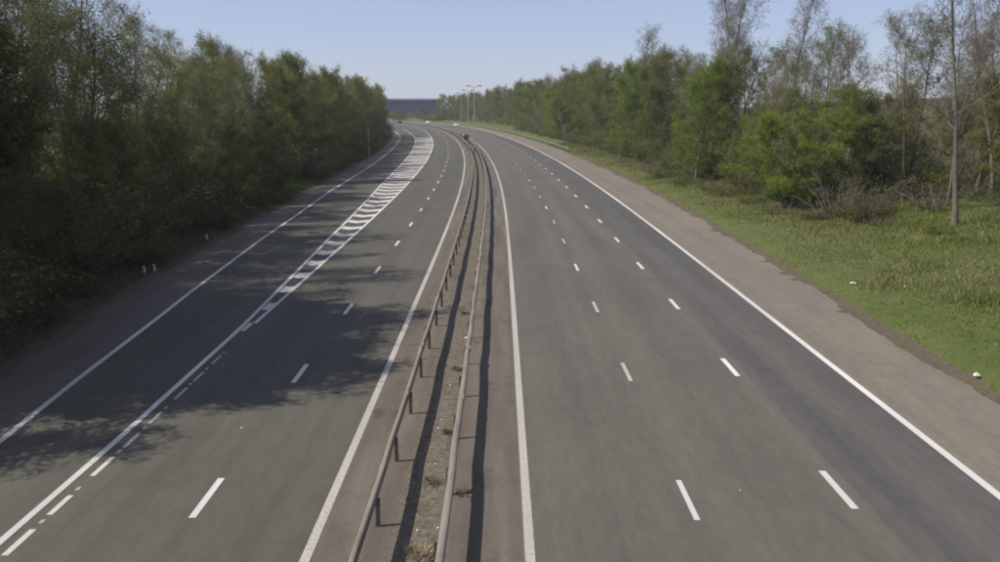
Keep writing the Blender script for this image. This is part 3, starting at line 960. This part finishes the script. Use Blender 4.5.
for (s, o, kind, H) in [(57, 31, 'scrub', 2.2), (60, 28, 'bramble1', 1.5), (63, 30, 'scrub', 2.8), (66, 33, 'hawthorn2', 3), (64, 37, 'scrub', 2.6), (70, 31, 'scrub', 3.2),
                        (73, 35, 'bramble1', 2), (76, 32, 'hawthorn1', 3.6), (70, 40, 'scrub', 2.8), (78, 38, 'hawthorn2', 3.4), (61, 41, 'bramble2', 1.8), (66, 44, 'scrub', 2.4),
                        (74, 45, 'scrub', 3.0), (82, 42, 'hawthorn1', 3.4), (58, 36.5, 'bramble2', 1.5), (68, 48, 'bramble1', 1.8), (88, 37, 'hawthorn2', 3.6), (80, 50, 'scrub', 3), (54, 35, 'bramble1', 1.5), (57, 44, 'scrub', 2.6), (63, 47, 'hawthorn2', 3), (70, 53, 'scrub', 3), (62, 34, 'hawthorn1', 2.6), (67, 28.5, 'hawthorn2', 2.8), (58, 40, 'scrub', 2.4), (76, 57, 'hawthorn1', 3.4), (72, 27.5, 'scrub', 2.6), (78, 28, 'hawthorn1', 3.2), (86, 31, 'scrub', 3.4)]:
    n += 1
    H *= 1.15
    bush(kind, s, o, H, f"{BLOOK[kind.rstrip('0123456789')]}, {ordinal(n)} in the brown scrub behind the bare trees", 'scrub behind the bare trees', 1.3)

# ------------------------------------------------------------------ grass, undergrowth, gravel: what nobody could count
def blades(rng, s, o, hgt, wid, lean):
    n = len(s)
    X, Y = PN(s, o); Z = height(s, o)
    a = rng.uniform(0, 2 * np.pi, n); b = rng.uniform(0, 2 * np.pi, n)
    base = np.stack([X, Y, Z - .02], -1)
    side = np.stack([np.cos(a), np.sin(a), 0 * a], -1) * wid[:, None]
    tipd = np.stack([np.cos(b) * lean, np.sin(b) * lean, np.ones(n)], -1) * hgt[:, None]
    V = np.stack([base - side, base + side, base + tipd * .6 + side * .6, base + tipd], 1).reshape(-1, 3)
    return V, np.arange(n * 4).reshape(-1, 4)


rng = np.random.default_rng(8)
N = 230000
u = rng.uniform(0, 1, N)
sg = 15 + (190 - 15) * u ** 1.9
og = pave_right(sg) - .25 + (17.5 * rng.uniform(0, 1, N) ** .85)
clump = hash2(sg * 3.1 + 5, og * 4.3) + .6 * hash2(sg * 9.7, og * 11.3)
keep = rng.uniform(-1.2, 1.3, N) < clump + np.clip((og - pave_right(sg)) / 3, -.4, 1.2)
sg, og, clump = sg[keep], og[keep], clump[keep]
hg = rng.uniform(.04, .135, len(sg)) * (1 + 1.1 * np.clip(clump, 0, 1.5) ** 2) * (1 + sg / 160) * np.clip(.40 + (og - pave_right(sg)) / 5, .25, 1.7)
V, Q = blades(rng, sg, og, hg, rng.uniform(.008, .018, len(sg)) * (1 + sg / 70), rng.uniform(.2, .9, len(sg)))
mi = (rng.uniform(0, 1, len(sg)) < np.clip(.50 - (og - pave_right(sg)) * .045 + .45 * hash2(sg * 1.3, og * 2.2), .05, 1)).astype(int)
lime = (mi == 0) & (rng.uniform(-.6, 1.0, len(sg)) < hash2(sg * 1.1 + 3, og * 1.6) + np.clip((og - pave_right(sg) - 3) / 8, -.5, .5))
mi[lime] = 2
M_lime = leaf_mat('grass_lime', (.115, .145, .032), (.175, .192, .052), .35)
tag(link('grass', fast_mesh('grass', V, Q, [M_grass, M_straw, M_lime], mi)), 'rough green grass mixed with dead straw covering the verge', 'grass', None, 'stuff')

N = 60000
sg = 14 + (200 - 14) * rng.uniform(0, 1, N) ** 1.8
og = pave_left(sg) - .05 - 11 * rng.uniform(0, 1, N) ** 1.5
X, Y = PN(sg, og)
pos = np.stack([X, Y, height(sg, og) + np.abs(rng.normal(size=N)) * .07], -1)
keep = rng.uniform(-.9, .6, N) < hash2(sg * 4, og * 5)
V, Q = leaves(rng, pos[keep], .10)
mi = (rng.uniform(0, 1, keep.sum()) < .45).astype(int)
M_dead = leaf_mat('dead_leaf', (.09, .066, .04), (.15, .115, .07), .1)
tag(link('undergrowth', fast_mesh('undergrowth', V, Q, [M_leaf_dark, M_dead], mi)), 'ivy and fallen leaves covering the shaded bank', 'undergrowth', None, 'stuff')

# sunlit grass in the gap of the wood
N = 16000
sg = rng.uniform(74, 100, N); og = pave_left(sg) - .2 - 7 * rng.uniform(0, 1, N)
V, Q = blades(rng, sg, og, rng.uniform(.15, .4, N), rng.uniform(.02, .035, N), rng.uniform(.2, .8, N))
tag(link('grass', fast_mesh('grass', V, Q, [M_grass])), 'patch of sunlit grass in the gap of the wood', 'grass', None, 'stuff')

# grit and weeds on the central strip
N = 7000
sg = 10 + 90 * rng.uniform(0, 1, N) ** 1.7; og = np.where(rng.uniform(0, 1, N) < .75, rng.normal(-1.55, .33, N), rng.uniform(-3.5, .35, N))
X, Y = PN(sg, og); r = rng.uniform(.006, .022, N)
oct_ = np.array([[1, 0, 0], [0, 1, 0], [-1, 0, 0], [0, -1, 0], [0, 0, .7]])
V = (np.stack([X, Y, 0 * X], -1)[:, None, :] + oct_[None] * r[:, None, None] * rng.uniform(.6, 1.4, (N, 5, 1))).reshape(-1, 3)
b5 = np.arange(N)[:, None, None] * 5
Q = (b5 + np.array([[0, 1, 4, 4], [1, 2, 4, 4], [2, 3, 4, 4], [3, 0, 4, 4]])[None])
F = Q.reshape(-1, 4)[:, :3]
me = bpy.data.meshes.new('gravel'); me.from_pydata(V.tolist(), [], F.tolist())
M_grit = simple('grit', (.17, .145, .12), .9, .2, 0, .5, 3.0); me.materials.append(M_grit)
tag(link('gravel', me), 'loose grit scattered between the two steel barriers', 'gravel', None, 'stuff')


def weed(s, o, r, h, seed, label):
    g = np.random.default_rng(seed); n = int(40 + 260 * r)
    a = g.uniform(0, 6.28, n); rr = r * np.sqrt(g.uniform(0, 1, n))
    base = np.stack([np.cos(a) * rr, np.sin(a) * rr, 0 * a], -1)
    t = base * .5 + g.normal(size=(n, 3)) * .05; t[:, 2] = h * g.uniform(.4, 1.1, n)
    sd = np.stack([-np.sin(a), np.cos(a), 0 * a], -1) * .012
    V = np.stack([base - sd, base + t * .6 - sd * 1.5, base + t, base + t * .6 + sd * 1.5], 1).reshape(-1, 3)
    me = fast_mesh('weed', V, np.arange(n * 4).reshape(-1, 4), [M_leaf_bram if seed % 3 else M_straw])
    tag(link('weed', me, loc=P(s, o, 0)), label, 'weed', 'weeds growing between the barriers')


WE = [(14.4, -1.62, .26, .18), (17.6, -1.62, .18, .10), (20.6, -1.45, .14, .10), (26.0, -1.45, .16, .11), (33.5, -1.5, .18, .11), (17.1, -.85, .14, .04)]
for i, (s, o, r, h) in enumerate(WE):
    weed(s, o, r, h, 300 + i, ('straggly' if i % 2 else 'leafy') + f' weed, {ordinal(i + 1)} from the camera on the brown central strip')

# ------------------------------------------------------------------ soil and moss creeping over the edges of the tarmac
M_spill = soil('edge_soil', .60, ((.085, .068, .046), (.15, .122, .086)), ((.060, .070, .026), (.095, .100, .040)))


def spill(edge, sgn, s1, parent, seed):
    g = np.random.default_rng(seed)
    s = np.arange(8, s1, .35); n = len(s)
    w = np.convolve(g.uniform(0, 1, n + 8), np.ones(3) / 3, 'same')[:n] * .45 + .22 * np.sin(s * .37) * np.sin(s * .11 + 1) + .05 + .5 * (g.uniform(0, 1, n) < .05)
    w = np.clip(w, .02, .9)
    e = edge(s)
    a = e - sgn * w; b = e + sgn * .35
    lo, hi = (a, b) if sgn > 0 else (b, a)
    strip('edge_soil', lambda q: lo, lambda q: hi, M_spill, None, s, 3, zf=lambda ss, oo: np.maximum(.007, height(ss, oo) + .012), parent=parent)


spill(pave_right, 1, 160, verge_r, 5)
spill(pave_left, -1, 130, verge_l, 6)

# ------------------------------------------------------------------ litter, marker posts
def litter(s, o, r, label, seed):
    g = random.Random(seed); bm = bmesh.new()
    n = 7; c = bm.verts.new((0, 0, r * .5)); ring = []
    for j in range(n):
        a = 6.283 * j / n; q = r * g.uniform(.6, 1.3)
        ring.append((bm.verts.new((math.cos(a) * q, math.sin(a) * q * .7, g.uniform(0, .35) * r)), bm.verts.new((math.cos(a) * q * .6, math.sin(a) * q * .5, r * g.uniform(.35, .8)))))
    for j in range(n):
        a, b = ring[j], ring[(j + 1) % n]
        bm.faces.new([a[0], b[0], b[1], a[1]]); bm.faces.new([a[1], b[1], c])
    z = float(height(s, o)) if (o > 15 or o < -15) else 0
    tag(bm_obj('litter_scrap', bm, M_litter, loc=P(s, o, max(z, 0) + .01)), label, 'litter', 'white litter scraps')


LI = [(38.5, 17.4, .16, 'crumpled white litter scrap on the verge grass near the shoulder'), (25.2, 15.75, .13, 'white litter bag at the very edge of the shoulder'),
      (37, 19.2, .06, 'small white scrap lying deep in the verge grass'), (98, 21.5, .3, 'pale litter sack below the far verge bushes'),
      (15.4, -1.75, .035, 'white scrap beside the leafy weed on the central strip'), (15.5, -1.32, .03, 'white scrap against the box beam on the central strip'),
      (20.9, -1.72, .035, 'white scrap, nearer of a pair between the barriers'), (21.5, -1.66, .04, 'white scrap, farther of a pair between the barriers'),
      (24.4, -1.6, .04, 'flat white scrap between the barriers, farther up the strip'), (18.6, -1.62, .03, 'tiny white scrap by the straggly weed between the barriers'),
      (29.8, -1.3, .07, 'light scrap by the box beam post up the central strip'), (20.9, -7.2, .04, 'tiny white scrap lying on the asphalt below the tree shadow'),
      (17.2, 5.6, .025, 'tiny white speck of litter on the olive carriageway')]
for i, (s, o, r, lab) in enumerate(LI): litter(s, o, r, lab, i)


def marker(s, o, h, label):
    root = link('marker_post', None, loc=P(s, o, float(height(s, o)) - .03), rot=(R(4), R(-3), 0))
    tag(root, label, 'post', 'white marker posts by the slip road')
    bm = bmesh.new(); add_prism(bm, [(-.03, 0), (.03, 0), (.03, h), (0, h + .03), (-.03, h)], -.05, .05); bm_obj('shaft', bm, M_white, root)
    bm = bmesh.new(); add_box(bm, -.035, .035, -.036, -.031, h * .7, h * .9); bm_obj('reflector', bm, M_red, root)


marker(42.3, -18.6, .42, 'short white marker post, right one of a pair by the slip road')
marker(41.8, -18.95, .36, 'short white marker post, left one of a pair by the slip road')
marker(52.8, -19.5, .36, 'lone white marker post under the wood beyond the pair')
marker(191, -9.6, 1.35, 'tall white marker post at the nose of the painted chevrons')
marker(192, -11.2, 1.15, 'shorter white marker post at the nose of the painted chevrons')

# ------------------------------------------------------------------ lamp posts
def lamp_post(s, o, label):
    x, y, t = cl(s)
    root = link('lamp_post', None, loc=P(s, o, 0), rot=(0, 0, float(t)))
    tag(root, label, 'lamp post', 'double armed lamp posts on the central strip')
    bm = bmesh.new(); add_tube(bm, [(0, 0, -.2), (0, 0, 1.6), (0, 0, 1.65), (0, 0, 12.2)], [.11, .11, .085, .045], 10); bm_obj('column', bm, M_lamp, root, smooth=True)
    bm = bmesh.new(); add_box(bm, -.06, .06, -.138, -.128, .5, 1.3); bm_obj('access_door', bm, M_signgrey, root)
    for sg in (-1, 1):
        bm = bmesh.new(); add_tube(bm, [(0, 0, 12.1), (sg * .3, 0, 12.42), (sg * .8, 0, 12.52)], [.045, .04, .035], 8); bm_obj('arm', bm, M_lamp, root, smooth=True)
        bm = bmesh.new(); add_prism(bm, [(-.14, 0), (.14, 0), (.12, .10), (.05, .16), (-.05, .16), (-.12, .10)], sg * .75, sg * 1.4)
        ln = bm_obj('lantern', bm, M_lamp, root, (0, 0, 12.50), bevel=.02)
        bm = bmesh.new(); add_box(bm, min(sg * .8, sg * 1.35), max(sg * .8, sg * 1.35), -.1, .1, -.06, -.004); bm_obj('lens', bm, M_lens, ln, bevel=.02)
    return root


for i, s in enumerate((152, 192, 232)):
    lamp_post(s, -1.85, ('tall double armed lamp post, nearest one on the central strip' if i == 0 else f'double armed lamp post, {ordinal(i + 1)} from the camera along the central strip'))


def sign(name, s, o, w, z0, z1, mat, label, posts=2, face=-1):
    x, y, t = cl(s)
    g = max(0.0, float(height(s, o)))
    root = link(name, None, loc=P(s, o, g), rot=(0, 0, float(t))); tag(root, label, 'sign')
    for px in ((-w * .3, w * .3) if posts == 2 else (0,)):
        bm = bmesh.new(); add_tube(bm, [(px, .08, -.3), (px, .08, z1 - .1)], .05, 8); bm_obj('post', bm, M_lamp, root, smooth=True)
    bm = bmesh.new(); add_box(bm, -w / 2, w / 2, -.02, .02, z0, z1); bm_obj('board', bm, mat, root, bevel=.012)
    for zz in (z0 + (z1 - z0) * .25, z0 + (z1 - z0) * .75):
        bm = bmesh.new(); add_box(bm, -w * .46, w * .46, .021, .06, zz - .03, zz + .03); bm_obj('rail', bm, M_lamp, root)
    if mat is M_blue:
        bm = bmesh.new()
        for a, b, c, d in ((-w / 2 + .05, w / 2 - .05, z1 - .10, z1 - .05), (-w / 2 + .05, w / 2 - .05, z0 + .05, z0 + .10), (-w / 2 + .05, -w / 2 + .1, z0 + .10, z1 - .10), (w / 2 - .1, w / 2 - .05, z0 + .10, z1 - .10)):
            add_box(bm, a, b, -.026, -.021, c, d)
        bm_obj('border', bm, M_white, root)
    return root


sign('road_sign', 206, -1.6, 1.3, .5, 1.9, M_signback, 'dark backed square sign on the central strip', 1)
sign('road_sign', 200, -21.9, 1.0, 3.0, 5.6, M_blue, 'blue road sign half hidden at the edge of the wood')
sign('road_sign', 182, 19.4, .85, 4.6, 6.8, M_signgrey, 'blue grey back of a tall sign against the verge trees')
root = link('pole', None, loc=P(145, -20.75, 0)); tag(root, 'slim pale pole at the edge of the wood', 'pole')
bm = bmesh.new(); add_tube(bm, [(0, 0, -.3), (0, 0, 1.2), (0, 0, 5.2)], [.09, .08, .05], 8); bm_obj('shaft', bm, M_pole, root, smooth=True)
bm = bmesh.new(); add_tube(bm, [(0, 0, 5.2), (0, 0, 5.28), (0, 0, 5.34)], [.07, .07, .03], 8); bm_obj('cap', bm, M_lamp, root)

# ------------------------------------------------------------------ vehicles far down the road
def vehicle(name, s, o, away, van, paintm, label):
    x, y, t = cl(s)
    root = link(name, None, loc=P(s, o, 0), rot=(0, 0, float(t) + (0 if away else math.pi)))
    tag(root, label, 'van' if van else 'car', 'vehicles far along the road')
    W = .98 if van else .88
    if van:
        prof = [(-2.6, .35), (2.5, .35), (2.62, .55), (2.55, 1.05), (1.75, 1.25), (1.15, 2.15), (.8, 2.25), (-2.5, 2.25), (-2.62, 2.1), (-2.65, .6)]
        wz, glass = .36, [(1.72, 1.28), (1.18, 2.08), (.45, 2.08), (.45, 1.28)]
        ws = [(1.79, 1.28), (1.21, 2.12)]; rear = [(-2.67, 1.35), (-2.64, 1.95)]; ax = (-1.6, 1.7)
    else:
        prof = [(-2.1, .28), (2.0, .28), (2.15, .45), (2.1, .72), (1.1, .92), (.35, 1.40), (-.2, 1.47), (-1.2, 1.42), (-1.9, 1.0), (-2.15, .92), (-2.2, .5)]
        wz, glass = .32, [(1.0, .95), (.35, 1.36), (-.2, 1.41), (-1.15, 1.36), (-1.7, 1.0)]
        ws = [(1.12, .93), (.37, 1.41)]; rear = [(-1.90, 1.02), (-1.22, 1.42)]; ax = (-1.3, 1.3)
    bm = bmesh.new(); add_prism(bm, prof, -W, W); bm_obj('body', bm, paintm, root, bevel=.06)
    for sx in (-1, 1):
        bm = bmesh.new(); add_prism(bm, glass, sx * (W + .004), sx * (W - .02)); bm_obj('window', bm, M_glass, root)
    for nm, seg in (('windscreen', ws), ('rear_window', rear)):
        bm = bmesh.new(); (y0, z0), (y1, z1) = seg; d = 1 if nm == 'windscreen' else -1
        vs = [bm.verts.new(v) for v in ((-W * .86, y0 + d * .02, z0 + .02), (W * .86, y0 + d * .02, z0 + .02), (W * .80, y1 + d * .02, z1 + .012), (-W * .80, y1 + d * .02, z1 + .012))]
        bm.faces.new(vs); bm_obj(nm, bm, M_glass, root)
    for yy in ax:
        for sx in (-1, 1):
            wl = link('wheel', None, root, (sx * (W - .1), yy, wz))
            bm = bmesh.new(); add_tube(bm, [(-.1, 0, 0), (.1, 0, 0)], wz, 16); bm_obj('tyre', bm, M_tyre, wl)
            bm = bmesh.new(); add_tube(bm, [(sx * .09, 0, 0), (sx * .112, 0, 0)], wz * .6, 12); bm_obj('rim', bm, M_rim, wl)
    yf = prof[2][0]; yr = prof[-1][0]
    for sx in (-1, 1):
        bm = bmesh.new(); add_box(bm, sx * W * .72 - .14, sx * W * .72 + .14, yf - .12, yf + .02, .58, .72); bm_obj('headlight', bm, M_lens, root, bevel=.02)
        bm = bmesh.new(); add_box(bm, sx * W * .78 - .1, sx * W * .78 + .1, yr - .03, yr + .15, .68, .88); bm_obj('tail_light', bm, M_red, root, bevel=.02)
    return root


vehicle('car', 447, -5.4, True, False, M_cardark, 'dark car far away rounding the bend beside the wood')
vehicle('car', 442, 9.4, False, False, M_carwhite, 'white car farthest away, coming round the bend')
vehicle('car', 372, 9.6, False, False, M_carwhite, 'white car far away, the nearer of the two white ones')

# ------------------------------------------------------------------ warehouse beyond the bend
def warehouse():
    root = link('warehouse', None, loc=(-109, 640, 1.4), rot=(0, 0, R(4)))
    tag(root, 'long blue clad warehouse with dark roof beyond the bend', 'warehouse')
    hw, dp, hh = 62, 40, 11.8
    bm = bmesh.new(); add_box(bm, -hw, hw, 0, dp, -3, hh); wall = bm_obj('wall', bm, M_clad, root)
    n = 31
    me = None
    for i in range(n):
        if me is None:
            bm = bmesh.new(); add_box(bm, -1.94, 1.94, -.12, -.004, 3.9, hh - .1); me = bm_mesh('panel', bm, M_clad2)
        link('panel', me, wall, (-hw + (i + .5) * 2 * hw / n, 0, 0))
    bm = bmesh.new(); add_prism(bm, [(-.6, hh + .01), (-.6, hh + .55), (dp / 2, hh + 2.0), (dp + .6, hh + .55), (dp + .6, hh + .01)], -hw - .6, hw + .6); bm_obj('roof', bm, M_roof, root)
    bm = bmesh.new(); add_box(bm, -1.7, 1.7, -.16, -.004, -2.5, 3.6); dme = bm_mesh('loading_door', bm, M_door)
    for i in range(10): link('loading_door', dme, root, (-50 + i * 11, 0, 0))


warehouse()
random.seed(51)
for i, (x, y, H) in enumerate(((-66, 512, 7.0), (-61, 515, 6.6), (-52, 520, 6.8), (-47.5, 522, 7.3))):
    ss, oo = to_so(np.array([x]), np.array([y]))
    tree('dark1', float(ss[0]), float(oo[0]), H, f'small dark round tree in front of the blue warehouse, {ordinal(i + 1)} from the wood', 'small trees before the warehouse', wid=1.5)
for i, (s, o, kind, H) in enumerate([(462, 30, 'dark2', 12.5), (470, 36, 'olive1', 12), (466, 44, 'dark1', 13), (476, 29, 'olive2', 11), (458, 52, 'olive1', 13.5), (472, 55, 'dark2', 13)]):
    tree(kind, s, o, H, f'{look(kind)} closing off the blue warehouse, {ordinal(i + 1)} of the end clump', 'end clump of the verge wood', wid=1.35)
n = 0
for q in np.arange(470, 640, 3.0):
    n += 1
    kind = ['hawthorn2', 'scrub', 'hawthorn1'][n % 3]
    bush(kind, float(q), float(pave_right(q)) + random.uniform(3, 22), random.uniform(2.8, 4.4), f"{BLOOK[kind.rstrip('0123456789')]}, {ordinal(n)} along the bank below the blue warehouse", 'bushes below the warehouse', 1.5)

# ------------------------------------------------------------------ the air
bm = bmesh.new(); add_box(bm, -420, 420, -110, 760, -3.0, 27.5)
hz = NT('thin_air_haze')
hz.t.nodes.remove(hz.b)
pv = hz.n('ShaderNodeVolumePrincipled'); pv.inputs['Color'].default_value = (.88, .90, .94, 1); pv.inputs['Density'].default_value = 0.00022; pv.inputs['Anisotropy'].default_value = 0.2
hz.l(pv.outputs[0], hz.out.inputs['Volume'])
tag(bm_obj('haze', bm, hz.m), 'thin pale haze hanging over the road and woods', 'haze', None, 'stuff')
cy.volume_bounces = 1
